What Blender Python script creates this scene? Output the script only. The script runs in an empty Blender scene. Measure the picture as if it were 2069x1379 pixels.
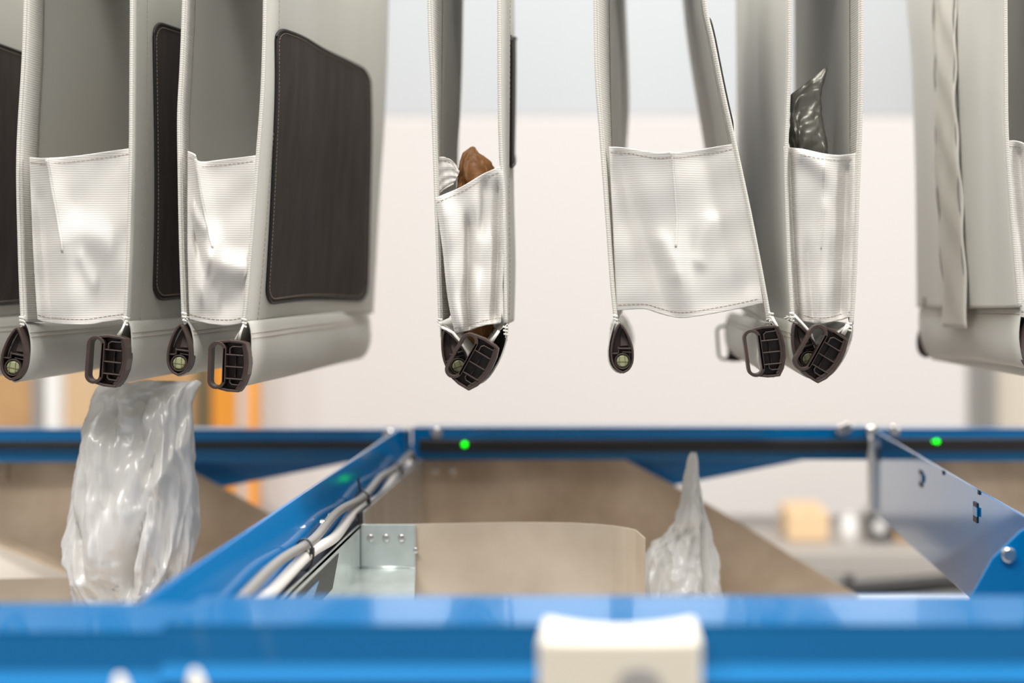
import bpy, math, random
from mathutils import Vector, Matrix, noise
random.seed(7)
PI = math.pi
# ------------------------------------------------------------------ camera, world, light, exposure
F, CX, CY, ZC = 2800.0, 1245.0, 570.0, 1.45
W_, H_ = 2069.0, 1379.0
scn = bpy.context.scene
COL = scn.collection
cam_d = bpy.data.cameras.new('camera')
cam = bpy.data.objects.new('camera', cam_d); COL.objects.link(cam)
cam.location = (0, 0, ZC); cam.rotation_euler = (PI/2, 0, 0)
cam_d.sensor_width = 36.0; cam_d.sensor_fit = 'HORIZONTAL'
cam_d.lens = F / W_ * 36.0
cam_d.shift_x = (W_/2 - CX) / W_
cam_d.shift_y = -(H_/2 - CY) / W_
cam_d.clip_start = 0.05
cam_d.dof.use_dof = True
cam_d.dof.focus_distance = 1.285
cam_d.dof.aperture_fstop = 2.1
scn.camera = cam
scn.view_settings.view_transform = 'Standard'
scn.view_settings.look = 'None'
scn.view_settings.gamma = 1.0
scn.view_settings.use_curve_mapping = False
scn.view_settings.exposure = 0.0
world = bpy.data.worlds.new('world'); scn.world = world; world.use_nodes = True
bg = world.node_tree.nodes['Background']
bg.inputs[0].default_value = (1.0, 0.975, 0.94, 1); bg.inputs[1].default_value = 0.36

def area(name, loc, target, sx, sy, power, color=(1, 1, 1)):
    d = bpy.data.lights.new(name, 'AREA'); d.shape = 'RECTANGLE'; d.size = sx; d.size_y = sy
    d.energy = power; d.color = color
    o = bpy.data.objects.new(name, d); COL.objects.link(o); o.location = loc
    o.rotation_euler = (Vector(target) - Vector(loc)).to_track_quat('-Z', 'Y').to_euler()
    return o
area('ceiling_lamp_front', (-0.7, -0.7, 4.0), (0, 1.5, 1.3), 3.2, 0.5, 122, (1.0, 0.965, 0.92))
area('fill_light_right', (2.6, 0.7, 3.1), (0, 1.5, 1.3), 0.5, 2.4, 62, (1.0, 0.97, 0.93))  # unseen fill light, added to brighten the divider wall and outer pouch faces
area('ceiling_lamp_middle', (0.0, 1.15, 4.2), (0.0, 1.25, 0.0), 3.4, 0.5, 118, (1.0, 0.98, 0.95))
area('ceiling_lamp_rear', (0.2, 4.85, 4.6), (0.2, 4.8, 1.0), 5.0, 0.4, 80, (1.0, 0.97, 0.94))

# ------------------------------------------------------------------ helpers
def P(px, py, Y):
    return Vector(((px-CX)*Y/F, Y, ZC + (CY-py)*Y/F))
def X(px, Y): return (px-CX)*Y/F
def Z(py, Y): return ZC + (CY-py)*Y/F

class MB:
    def __init__(s): s.v = []; s.f = []
    def add(s, vs, fs):
        b = len(s.v); s.v += [Vector(v) for v in vs]; s.f += [tuple(b+i for i in f) for f in fs]; return s
    def box(s, x0, x1, y0, y1, z0, z1):
        vs = [(x, y, z) for x in (x0, x1) for y in (y0, y1) for z in (z0, z1)]
        return s.add(vs, [(0,1,3,2),(4,6,7,5),(0,4,5,1),(2,3,7,6),(0,2,6,4),(1,5,7,3)])
    def prism(s, pts, d):            # pts 3D polygon, extruded by vector d
        d = Vector(d); n = len(pts)
        vs = [Vector(p) for p in pts] + [Vector(p)+d for p in pts]
        fs = [tuple(range(n)), tuple(range(2*n-1, n-1, -1))]
        fs += [(i, i+n, (i+1) % n + n, (i+1) % n) for i in range(n)]
        return s.add(vs, fs)
    def grid(s, fn, nu, nv):
        vs = [fn(i/nu, j/nv) for j in range(nv+1) for i in range(nu+1)]
        w = nu+1
        return s.add(vs, [(j*w+i, j*w+i+1, (j+1)*w+i+1, (j+1)*w+i) for j in range(nv) for i in range(nu)])
    def tube(s, pts, r, seg=8, cap=True):
        pts = [Vector(p) for p in pts]; n = len(pts); b = []
        rr = r if isinstance(r, (list, tuple)) else [r]*n
        up = Vector((0.13, 0.31, 0.94))
        for i, p in enumerate(pts):
            t = (pts[min(i+1, n-1)] - pts[max(i-1, 0)]).normalized()
            a = t.cross(up)
            if a.length < 1e-4: a = t.cross(Vector((1, 0, 0)))
            a.normalize(); c = t.cross(a)
            b += [p + (a*math.cos(k*2*PI/seg) + c*math.sin(k*2*PI/seg))*rr[i] for k in range(seg)]
        fs = [(i*seg+k, i*seg+(k+1) % seg, (i+1)*seg+(k+1) % seg, (i+1)*seg+k) for i in range(n-1) for k in range(seg)]
        if cap: fs += [tuple(range(seg-1, -1, -1)), tuple((n-1)*seg+k for k in range(seg))]
        return s.add(b, fs)
    def cyl(s, p, ax, r, h, seg=24):
        p = Vector(p); ax = Vector(ax).normalized()
        return s.tube([p, p+ax*h*0.85, p+ax*h], [r, r, r*0.8], seg)
    def wall(s, pts, t, y0, y1, closed=False):     # strip of thickness t following 2D (x,z) path, from y0 to y1
        n = len(pts); L = []; R = []
        for i, p in enumerate(pts):
            a = pts[(i-1) % n] if (closed or i > 0) else p
            c = pts[(i+1) % n] if (closed or i < n-1) else p
            d = Vector((c[0]-a[0], c[1]-a[1])); d.normalize(); nn = Vector((-d.y, d.x))*t/2
            L.append((p[0]+nn.x, p[1]+nn.y)); R.append((p[0]-nn.x, p[1]-nn.y))
        vs = []
        for i in range(n):
            vs += [(L[i][0], y0, L[i][1]), (R[i][0], y0, R[i][1]), (R[i][0], y1, R[i][1]), (L[i][0], y1, L[i][1])]
        fs = []
        for i in range(n if closed else n-1):
            a = i*4; c = ((i+1) % n)*4
            for k in range(4): fs.append((a+k, a+(k+1) % 4, c+(k+1) % 4, c+k))
        if not closed: fs += [(3, 2, 1, 0), ((n-1)*4, (n-1)*4+1, (n-1)*4+2, (n-1)*4+3)]
        return s.add(vs, fs)
    def build(s, name, m, parent=None, smooth=False, bevel=0, solid=0, M=None, offset=0, fixn=True):
        vs = [M @ v for v in s.v] if M else s.v
        if parent is not None and parent.get('_abs', 1): org = wloc(parent)
        elif parent is not None: org = Vector()
        else:
            xs = [v.x for v in vs]; ys = [v.y for v in vs]; zs = [v.z for v in vs]
            org = Vector(((min(xs)+max(xs))/2, (min(ys)+max(ys))/2, min(zs)))
        me = bpy.data.meshes.new(name); me.from_pydata([v-org for v in vs], [], s.f); me.update()
        if fixn:
            import bmesh
            b = bmesh.new(); b.from_mesh(me); bmesh.ops.recalc_face_normals(b, faces=b.faces); b.to_mesh(me); b.free()
        me.materials.append(m)
        for p in me.polygons: p.use_smooth = smooth
        o = bpy.data.objects.new(name, me); COL.objects.link(o)
        if parent is None: o.location = org
        else: o.parent = parent
        if solid:
            md = o.modifiers.new('solid', 'SOLIDIFY'); md.thickness = solid; md.offset = offset
        if bevel:
            md = o.modifiers.new('bevel', 'BEVEL'); md.width = bevel; md.segments = 2; md.limit_method = 'ANGLE'
            md.angle_limit = 0.6
        return o

def wloc(o):
    l = Vector()
    while o is not None: l = l + o.location; o = o.parent
    return l
def thing(name, label, cat, loc, group=None):
    o = bpy.data.objects.new(name, None); COL.objects.link(o); o.location = loc; o.empty_display_size = 0.02
    return tag(o, label, cat, group)
def tag(o, label=None, cat=None, group=None, kind=None):
    if label: o['label'] = label
    if cat: o['category'] = cat
    if group: o['group'] = group
    if kind: o['kind'] = kind
    return o

def spline(pts, n):                      # Catmull-Rom through pts of any dimension, arc length parameter
    pts = [tuple(p) for p in pts]; m = len(pts)
    if m == 2:
        return [tuple(a+(b-a)*i/(n-1) for a, b in zip(*pts)) for i in range(n)]
    cum = [0]
    for i in range(m-1): cum.append(cum[-1] + math.dist(pts[i], pts[i+1]) + 1e-9)
    out = []
    for k in range(n):
        d = cum[-1]*k/(n-1); i = 0
        while i < m-2 and cum[i+1] < d: i += 1
        t = (d-cum[i])/(cum[i+1]-cum[i])
        p0 = pts[max(i-1, 0)]; p1 = pts[i]; p2 = pts[i+1]; p3 = pts[min(i+2, m-1)]
        out.append(tuple(0.5*(2*b+(c-a)*t+(2*a-5*b+4*c-e)*t*t+(3*b-a-3*c+e)*t**3) for a, b, c, e in zip(p0, p1, p2, p3)))
    return out
def samp(tab, t):
    x = max(0, min(1, t))*(len(tab)-1); i = min(int(x), len(tab)-2); w = x-i
    return tuple(a*(1-w)+b*w for a, b in zip(tab[i], tab[i+1]))

# ------------------------------------------------------------------ materials
def mat(name, col, rough=0.5, metal=0.0, coat=0.0, spec=0.5, noise=None, bump=None, trans=0, emis=None, transl=0.0, col2=None, bstretch=None, sheen=0, coatior=1.5):
    m = bpy.data.materials.new(name); m.use_nodes = True; nt = m.node_tree; N = nt.nodes; L = nt.links
    b = N['Principled BSDF']
    b.inputs['Base Color'].default_value = (*col, 1); b.inputs['Roughness'].default_value = rough
    b.inputs['Metallic'].default_value = metal; b.inputs['Coat Weight'].default_value = coat
    b.inputs['Coat Roughness'].default_value = 0.08; b.inputs['Coat IOR'].default_value = coatior
    b.inputs['Specular IOR Level'].default_value = spec; b.inputs['Transmission Weight'].default_value = trans
    if sheen: b.inputs['Sheen Weight'].default_value = sheen
    if emis: b.inputs['Emission Color'].default_value = (*emis[0], 1); b.inputs['Emission Strength'].default_value = emis[1]
    tc = N.new('ShaderNodeTexCoord')
    if noise:                       # (scale, amount, stretch xyz)
        sc, amt, st = noise
        mp = N.new('ShaderNodeMapping'); mp.inputs['Scale'].default_value = st; L.new(tc.outputs['Object'], mp.inputs[0])
        nz = N.new('ShaderNodeTexNoise'); nz.inputs['Scale'].default_value = sc; nz.inputs['Detail'].default_value = 5
        L.new(mp.outputs[0], nz.inputs['Vector'])
        mx = N.new('ShaderNodeMix'); mx.data_type = 'RGBA'
        c2 = col2 or tuple(c*(1-amt) for c in col)
        mx.inputs[6].default_value = (*col, 1); mx.inputs[7].default_value = (*c2, 1)
        rp = N.new('ShaderNodeMapRange'); rp.inputs[1].default_value = 0.35; rp.inputs[2].default_value = 0.68
        L.new(nz.outputs[0], rp.inputs[0]); L.new(rp.outputs[0], mx.inputs[0]); L.new(mx.outputs[2], b.inputs['Base Color'])
    if bump:                        # ('wave', scale, strength, direction) or ('noise', scale, strength)
        if bump[0] == 'wave':
            tx = N.new('ShaderNodeTexWave'); tx.bands_direction = bump[3]; tx.inputs['Scale'].default_value = bump[1]
            tx.inputs['Distortion'].default_value = 0.6
        else:
            tx = N.new('ShaderNodeTexNoise'); tx.inputs['Scale'].default_value = bump[1]; tx.inputs['Detail'].default_value = 3
        if bstretch:
            m2 = N.new('ShaderNodeMapping'); m2.inputs['Scale'].default_value = bstretch
            L.new(tc.outputs['Object'], m2.inputs[0]); L.new(m2.outputs[0], tx.inputs['Vector'])
        else: L.new(tc.outputs['Object'], tx.inputs['Vector'])
        bp = N.new('ShaderNodeBump'); bp.inputs['Strength'].default_value = bump[2]; bp.inputs['Distance'].default_value = bump[4] if len(bump) > 4 else 0.0006
        L.new(tx.outputs[0], bp.inputs['Height']); L.new(bp.outputs[0], b.inputs['Normal'])
    if transl:
        tr = N.new('ShaderNodeBsdfTranslucent'); tr.inputs[0].default_value = (*col, 1)
        mx = N.new('ShaderNodeMixShader'); mx.inputs[0].default_value = transl
        L.new(b.outputs[0], mx.inputs[1]); L.new(tr.outputs[0], mx.inputs[2]); L.new(mx.outputs[0], N['Material Output'].inputs[0])
    return m
M = dict(
    cloth=mat('grey_nylon', (0.62, 0.61, 0.555), 0.55, bump=('noise', 900, 0.25), transl=0.08, noise=(9, 0.08, (1, 1, 0.3)), sheen=0.2),
    rib=mat('ribbed_nylon', (0.73, 0.705, 0.665), 0.6, bump=('wave', 150, 0.25, 'Z', 0.0005), transl=0.10),
    hem=mat('hem_nylon', (0.69, 0.665, 0.61), 0.55, bump=('wave', 150, 0.3, 'Z', 0.0005), transl=0.12),
    patch=mat('black_fabric', (0.045, 0.035, 0.033), 0.8, spec=0.25, noise=(60, 0.0, (1, 1, 0.25)), col2=(0.064, 0.051, 0.048), bump=('noise', 1200, 0.3)),
    edge=mat('black_binding', (0.012, 0.01, 0.01), 0.6),
    thread=mat('thread', (0.42, 0.34, 0.27), 0.8),
    wthread=mat('white_thread', (0.8, 0.78, 0.72), 0.7),
    plast=mat('brown_plastic', (0.062, 0.040, 0.034), 0.4, noise=(60, 0.3, (1, 1, 1))),
    pin=mat('pale_green_plastic', (0.36, 0.38, 0.2), 0.45, noise=(90, 0.3, (1, 1, 1))),
    blue=mat('blue_paint', (0.0, 0.19, 0.52), 0.13, coat=0.6, bump=('noise', 18, 0.08, 'X', 0.0016)),
    blueg=mat('blue_gloss_paint', (0.0, 0.17, 0.48), 0.07, coat=0.8),
    bluef=mat('blue_paint_satin', (0.0, 0.150, 0.40), 0.25, spec=0.15, coat=0.8, coatior=1.5),
    galv=mat('galvanised_sheet', (0.74, 0.80, 0.78), 0.27, metal=0.65, noise=(45, 0.15, (1, 1, 1)), bump=('noise', 60, 0.1)),
    steel=mat('stained_steel', (0.64, 0.525, 0.405), 0.42, metal=0.35, noise=(14, 0.2, (1, 1, 1)), col2=(0.44, 0.345, 0.25)),
    steell=mat('pale_stained_steel', (0.82, 0.71, 0.575), 0.38, metal=0.3, noise=(11, 0.2, (1, 1, 1)), col2=(0.66, 0.55, 0.43)),
    sheet=mat('beige_sheet', (0.86, 0.77, 0.67), 0.5, metal=0.1),
    bench=mat('bench_grey', (0.40, 0.37, 0.34), 0.5),
    bluem=mat('blue_paint_matt', (0.0, 0.16, 0.42), 0.6, spec=0.2),
    ssteel=mat('bright_steel', (0.70, 0.70, 0.70), 0.3, metal=0.8, noise=(20, 0.2, (1, 1, 0.2))),
    bolt=mat('zinc_bolt', (0.75, 0.73, 0.7), 0.25, metal=1.0),
    black=mat('black_plastic', (0.012, 0.012, 0.013), 0.4),
    led=mat('green_light', (0.0, 0.6, 0.0), 0.4, emis=((0.0, 1.0, 0.0), 2.5)),
    poly=mat('grey_white_film', (0.93, 0.915, 0.89), 0.32, metal=0.1, coat=0.25, transl=0.08, bump=('noise', 75, 0.3, 'X', 0.003), bstretch=(1, 1, 0.12)),
    clear=mat('white_film', (0.97, 0.97, 0.955), 0.25, coat=0.5, transl=0.4, bump=('noise', 60, 0.4, 'X', 0.004), bstretch=(1, 1, 0.4)),
    dfilm=mat('dark_grey_film', (0.22, 0.215, 0.19), 0.34, metal=0.4),
    brown=mat('brown_kraft', (0.44, 0.20, 0.07), 0.5, noise=(30, 0.35, (1, 1, 1)), bump=('noise', 90, 0.5, 'X', 0.003)),
    cable=mat('white_cable', (0.74, 0.71, 0.68), 0.4), gcable=mat('grey_cable', (0.24, 0.23, 0.22), 0.4),
    cream=mat('cream_plastic', (0.80, 0.74, 0.62), 0.45), wall=mat('white_wall', (0.67, 0.645, 0.63), 0.7),
    wallb=mat('pale_blue_wall', (0.70, 0.745, 0.78), 0.7), floor=mat('grey_floor', (0.42, 0.41, 0.40), 0.4, noise=(3, 0.15, (1, 1, 1))),
    card=mat('cardboard', (0.62, 0.38, 0.18), 0.8, noise=(4, 0.25, (1, 1, 1))), cardl=mat('light_cardboard', (0.80, 0.58, 0.35), 0.8),
    orange=mat('orange_paint', (0.90, 0.36, 0.04), 0.45), grey=mat('grey_paint', (0.36, 0.345, 0.33), 0.5),
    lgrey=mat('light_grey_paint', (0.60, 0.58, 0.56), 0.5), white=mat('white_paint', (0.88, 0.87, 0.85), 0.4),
    olive=mat('olive_fabric', (0.16, 0.13, 0.07), 0.8),
    dgrey=mat('dark_grey_plastic', (0.10, 0.10, 0.10), 0.5),
)

# ------------------------------------------------------------------ the setting
tag(MB().box(-4.5, 4.5, -2.2, 6.1, -0.05, 0).build('floor', M['floor']), kind='structure')
WB = 5.6
tag(MB().box(-4.5, 4.5, WB, WB+0.1, 0, Z(232, WB)).build('wall_back', M['wall']), kind='structure')
tag(MB().box(-4.5, 4.5, WB, WB+0.1, Z(232, WB), 4.8).build('trim_1', M['wallb']), kind='structure')

# ------------------------------------------------------------------ pouches
YN, YF = 1.27, 1.70
U = YN/F                                 # metres per photo pixel at the near edge of the pouches
PROFILE = [(0.0, 0.5), (0.09, 0.46), (0.19, 0.38), (0.30, 0.27), (0.40, 0.13), (0.46, 0.0), (0.48, -0.12), (0.46, -0.25), (0.38, -0.36), (0.22, -0.45), (0.0, -0.5)]
_p = spline(PROFILE, 17)
OUT = _p + [(-x, y) for x, y in reversed(_p[1:-1])]        # closed lens outline, width 1, height 1

def cap_mb():                            # end cap in pixels units*U, centre at origin, facing -Y
    b = MB(); w, h = 50, 106
    o = [(x*w*U, z*h*U) for x, z in OUT]
    b.wall([(x*0.93, z*0.95) for x, z in o], 4.2*U, -0.004, 0.012, True)
    b.prism([(x*0.92, 0.007, z*0.94) for x, z in o], (0, 0.003, 0))
    b.wall([(-17*U, 12*U), (-14*U, 30*U), (-4*U, 44*U)], 3*U, 0.001, 0.008)
    b.prism([(-3*U, 0.003, 4*U), (15*U, 0.003, 4*U), (13*U, 0.005, 24*U), (5*U, 0.006, 42*U), (0, 0.006, 30*U)], (0, 0.003, 0))
    b.wall([(-22*U, -10*U), (-8*U, -10*U)], 3*U, -0.002, 0.008)
    b.wall([(-7*U, 3*U), (-7*U, -10*U)], 3*U, -0.002, 0.008)
    b.wall([(-7*U, 0), (22*U, -2*U)], 3*U, -0.003, 0.008)
    b.wall([(0*U, -8*U), (22*U, -10*U)], 2.5*U, -0.001, 0.008)
    r = [(math.cos(a)*15.5*U, (-27+math.sin(a)*15.5)*U) for a in [k*PI/12 for k in range(24)]]
    b.wall(r, 3*U, -0.002, 0.008, True)
    return b
def pin_mb():
    b = MB(); b.cyl((0, 0.004, -27*U), (0, -1, 0), 12.5*U, 0.006, 28)
    return b
def pinmark_mb():
    b = MB()
    for pts in ([(-12, -27), (12, -29)], [(-6, -16), (-7, -38)], [(5, -16), (6, -38)]):
        b.wall([(x*U, z*U) for x, z in pts], 1.0*U, -0.0025, -0.0015)
    return b
def stadium(cx, x0, x1, y0, y1, n=10):
    r = (x1-x0)/2; m = (x0+x1)/2; pts = []
    for k in range(n+1): a = k*PI/n; pts.append((m+r*math.cos(a), y1-r+r*math.sin(a)))
    for k in range(n+1): a = PI+k*PI/n; pts.append((m+r*math.cos(a), y0+r+r*math.sin(a)))
    return pts
def handle_mb():
    b = MB(); s = lambda pts: [(x*U, z*U) for x, z in pts]
    b.wall(s(stadium(0, -38, -9, -46, 44)), 6.5*U, -0.008, 0.004, True)
    b.wall(s([(-24, 45), (0, 48), (24, 46), (31, 44), (36, 26), (38, 4), (36, -18), (30, -38), (21, -52), (-2, -51), (-26, -45)]), 5*U, -0.007, 0.006)
    b.wall(s([(28, 44), (32, 25), (34, 3), (32, -18), (26, -36), (18, -50)]), 8*U, -0.006, 0.012)
    b.wall(s([(-9, 34), (-9, -36)]), 5*U, -0.008, 0.006)
    for z in (21, -3, -27): b.wall(s([(-9, z), (29, z-1.5)]), 2.4*U, -0.007, 0.006)
    b.wall(s([(26, 37), (6, 37), (1, 33), (1, 22)]), 2.4*U, -0.0065, 0.006)
    b.wall(s([(24, -40), (7, -39), (3, -35), (3, -28)]), 2.4*U, -0.0065, 0.006)
    b.wall(s([(10, 20), (10, -26)]), 2.2*U, -0.001, 0.006)
    b.prism([(x*U, 0.003, z*U) for x, z in [(-12, 44), (26, 46), (34, 28), (35, 0), (33, -24), (22, -50), (-12, -48)]], (0, 0.003, 0))
    return b
_cache = {}
def inst(name, fn, m, parent, T, bevel=0.0, smooth=False):     # shared mesh data, placed by matrix T in world
    if name not in _cache:
        o = fn().build(name, m, _zero, bevel=bevel, smooth=smooth); _cache[name] = o
        COL.objects.unlink(o)
    o = _cache[name].copy(); COL.objects.link(o); o.parent = parent
    o.matrix_basis = Matrix.Translation(-wloc(parent)) @ T if parent.type == 'EMPTY' else T
    return o
_zero = bpy.data.objects.new('zero', None)

def fitting(kind, parent, px, py, Y, roll, sc=1.0):
    T = Matrix.Translation(P(px, py, Y)) @ Matrix.Rotation(math.radians(roll), 4, 'Y') @ Matrix.Scale(sc, 4)
    if kind == 'cap':
        c = inst('end_cap', cap_mb, M['plast'], parent, T, bevel=0.0004)
        c['label'] = 'dark brown pointed end cap'
        p = inst('pin', pin_mb, M['pin'], c, Matrix.Identity(4)); p['label'] = 'pale green round pin'
        inst('pin_marks', pinmark_mb, M['olive'], c, Matrix.Identity(4))
        return c
    c = inst('pull_handle', handle_mb, M['plast'], parent, T, bevel=0.0004)
    c['label'] = 'dark brown ribbed plastic pull handle with oblong loop'
    return c

def panel_fn(cols, wave=0.002, seed=0):
    """cols: list of (Y, [(px,py),...]) ordered near to far; rows by arc length"""
    tabs = []
    for Y, pl in cols:
        pl = [tuple(q) for q in pl]
        x0, y0 = pl[0]; x1, y1 = pl[1]
        if y0 > -150:
            k = max(-0.15, min(0.15, (x0-x1)/(y1-y0+1e-6)))*0.6
            pl = [(x0+k*(y0+230), -230)] + pl
        tabs.append([P(a, b, Y) for a, b in spline(pl, 60)])
    Ys = [c[0] for c in cols]; n = len(cols)
    ss = [(y-Ys[0])/(Ys[-1]-Ys[0]) for y in Ys]
    r = random.Random(seed); ph = [r.uniform(0, 6) for _ in range(4)]
    def fn(s, t):
        x = t*59; i = min(int(x), 58); w = x-i
        pts = [tb[i].lerp(tb[i+1], w) for tb in tabs]
        k = 0
        while k < n-2 and ss[k+1] < s: k += 1
        u = (s-ss[k])/(ss[k+1]-ss[k])
        p1, p2 = pts[k], pts[k+1]; h1 = ss[k+1]-ss[k]
        m1 = (p2-p1) if k == 0 else ((p2-pts[k-1])/(ss[k+1]-ss[k-1]))*h1
        m2 = (p2-p1) if k == n-2 else ((pts[k+2]-p1)/(ss[k+2]-ss[k]))*h1
        q = p1*(2*u**3-3*u*u+1)+m1*(u**3-2*u*u+u)+p2*(3*u*u-2*u**3)+m2*(u**3-u*u)
        a = wave*min(1, s*5)
        q.x += a*(math.sin(7*s+3*t+ph[0])+0.6*math.sin(13*s-5*t+ph[1])+0.5*math.sin(4*t+9*s+ph[2]))
        return q
    return fn
def proj(q): return (CX+q.x*F/q.y, CY+(ZC-q.z)*F/q.y)
def invert(fn, px, py, s=0.3, t=0.5):
    for _ in range(25):
        a = proj(fn(s, t)); e = 1e-3
        b = proj(fn(min(s+e, 1), t)) if s+e <= 1 else proj(fn(s-e, t)); es = e if s+e <= 1 else -e
        c = proj(fn(s, t+e)) if t+e <= 1 else proj(fn(s, t-e)); et = e if t+e <= 1 else -e
        J = ((b[0]-a[0])/es, (c[0]-a[0])/et, (b[1]-a[1])/es, (c[1]-a[1])/et)
        D = J[0]*J[3]-J[1]*J[2]
        if abs(D) < 1e-6: break
        dx, dy = px-a[0], py-a[1]
        s += max(-.2, min(.2, (dx*J[3]-dy*J[1])/D)); t += max(-.2, min(.2, (dy*J[0]-dx*J[2])/D))
        s = max(0.0, min(1, s)); t = max(0.0, min(1, t))
    return s, t
def dashes(b, pts, dash, gap, r, off=Vector((0, -0.0006, 0))):
    """row of stitches along a 3D polyline"""
    d = 0; on = True; pts = [Vector(p)+off for p in pts]
    cum = [0]
    for i in range(len(pts)-1): cum.append(cum[-1]+(pts[i+1]-pts[i]).length)
    def at(q):
        i = 0
        while i < len(pts)-2 and cum[i+1] < q: i += 1
        return pts[i].lerp(pts[i+1], (q-cum[i])/max(1e-9, cum[i+1]-cum[i]))
    q = 0
    while q+dash < cum[-1]:
        b.tube([at(q), at(q+dash)], r, 4); q += dash+gap
def patch(parent, fn, corners, out, sgn, seeds=None):
    """dark patch sewn on a panel: corners as (px,py) or (s,t) TL,TR,BR,BL ; out = 'px'|'st'"""
    st = [invert(fn, *c) for c in corners] if out == 'px' else corners
    def surf(u, v, off=0.0):
        a, b, c, d = st
        s = (a[0]*(1-u)+b[0]*u)*(1-v)+(d[0]*(1-u)+c[0]*u)*v
        t = (a[1]*(1-u)+b[1]*u)*(1-v)+(d[1]*(1-u)+c[1]*u)*v
        q = fn(max(0.002, min(1, s)), t)
        e = 0.01
        du = fn(min(1, s+e), t)-fn(max(0, s-e), t); dv = fn(s, min(1, t+e))-fn(s, max(0, t-e))
        n = du.cross(dv); n.normalize()
        if n.x*sgn < 0: n = -n
        return q+n*off
    ring = []; r = 0.055; ru = 0.09
    for cx, cy, a0 in ((1-ru, 1-r, 0), (ru, 1-r, 90), (ru, r, 180), (1-ru, r, 270)):
        for k in range(7):
            a = math.radians(a0+k*15); ring.append((cx+ru*math.cos(a), cy+r*math.sin(a)))
    full = []
    for i in range(len(ring)):
        a = ring[i]; b = ring[(i+1) % len(ring)]; n = 1 if math.dist(a, b) < 0.1 else 10
        for k in range(n): full.append((a[0]+(b[0]-a[0])*k/n, a[1]+(b[1]-a[1])*k/n))
    m = len(full)
    def sc(q, f): return (0.5+(q[0]-0.5)*f, 0.5+(q[1]-0.5)*f)
    b = MB(); rings = [1.0, 0.97, 0.9, 0.8, 0.65, 0.5, 0.35, 0.2, 0.08]
    vs = []
    for f in rings: vs += [surf(*sc(q, f), 0.0016) for q in full]
    fs = [(i*m+k, i*m+(k+1) % m, (i+1)*m+(k+1) % m, (i+1)*m+k) for i in range(len(rings)-1) for k in range(m)]
    fs.append(tuple((len(rings)-1)*m+k for k in range(m)))
    b.add(vs, fs); pt = b.build('patch', M['patch'], parent, smooth=True, solid=0.0012); pt['label'] = 'black fabric patch with stitched border'
    e = MB(); loop = [surf(*q, 0.0022) for q in full]
    e.tube(loop+loop[:1], 0.0014, 6, False); e.build('binding', M['edge'], pt, smooth=True)
    s_ = MB(); lp = [surf(0.5+(q[0]-0.5)*0.955, 0.5+(q[1]-0.5)*0.975, 0.0026) for q in full]
    dashes(s_, lp+lp[:1], 0.0024, 0.0014, 0.00032, Vector()); s_.build('stitching', M['thread'], pt)
    return pt

def segdist(u, v, a, b):
    dx, dy = b[0]-a[0], b[1]-a[1]; L2 = dx*dx+dy*dy
    t = max(0, min(1, ((u-a[0])*dx+(v-a[1])*dy)/L2)); qx, qy = a[0]+t*dx, a[1]+t*dy
    return math.hypot(u-qx, v-qy), t, ((u-a[0])*dy-(v-a[1])*dx)
def flap(parent, top, right, bottom, left, Y=YN, folds=(), inset=0.004, rows=(0.055, 0.945), name='end_flap'):
    """cloth closing the open end: Coons patch of four photo-space edges (left/right run downwards)"""
    T = spline(top, 40); B = spline(bottom, 40); L = spline(left, 40); R = spline(right, 40)
    def fn(u, v):
        t, b, l, r = samp(T, u), samp(B, u), samp(L, v), samp(R, v)
        q = [(1-v)*t[i]+v*b[i]+(1-u)*l[i]+u*r[i]-((1-u)*(1-v)*T[0][i]+u*(1-v)*T[-1][i]+(1-u)*v*B[0][i]+u*v*B[-1][i]) for i in (0, 1)]
        d = 0.0
        for fo in folds:
            k, a, b2, amp, w = fo[:5]
            dist, tt, side = segdist(u, v, a, b2)
            if k == 'ridge': d += amp*math.exp(-(dist/w)**2)*(1 if len(fo) < 6 else (1-tt)**fo[5])
            elif k == 'tent': d += amp*math.exp(-dist/w)*(1-0.9*tt)
            elif k == 'one': d += amp*(1/(1+math.exp(-side/w)))*math.exp(-(dist/0.35)**2)
        d *= min(1, u*9)*min(1, (1-u)*9) if name == 'end_flap' else 1
        d += 0.0006*math.sin(23*v+5*u)+0.0005*math.sin(17*u-9*v)
        return P(q[0], q[1], Y+inset-d)
    b = MB().grid(fn, 72, 84)
    o = b.build(name, M['rib'], parent, smooth=True, solid=0.0012)
    for v in rows:
        s_ = MB(); dashes(s_, [fn(0.02+0.96*i/60, v) for i in range(61)], 0.0030, 0.0011, 0.00027, Vector((0, -0.0012, 0)))
        s_.build('stitching', M['thread'], o)
    return o, fn
def seam(parent, fn, pts, r=0.0009):
    b = MB(); b.tube([fn(u, v)+Vector((0, -0.0008, 0)) for u, v in spline(pts, 24)], r*1.3, 6); return b.build('pleat_seam', M['rib'], parent, smooth=True)

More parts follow.
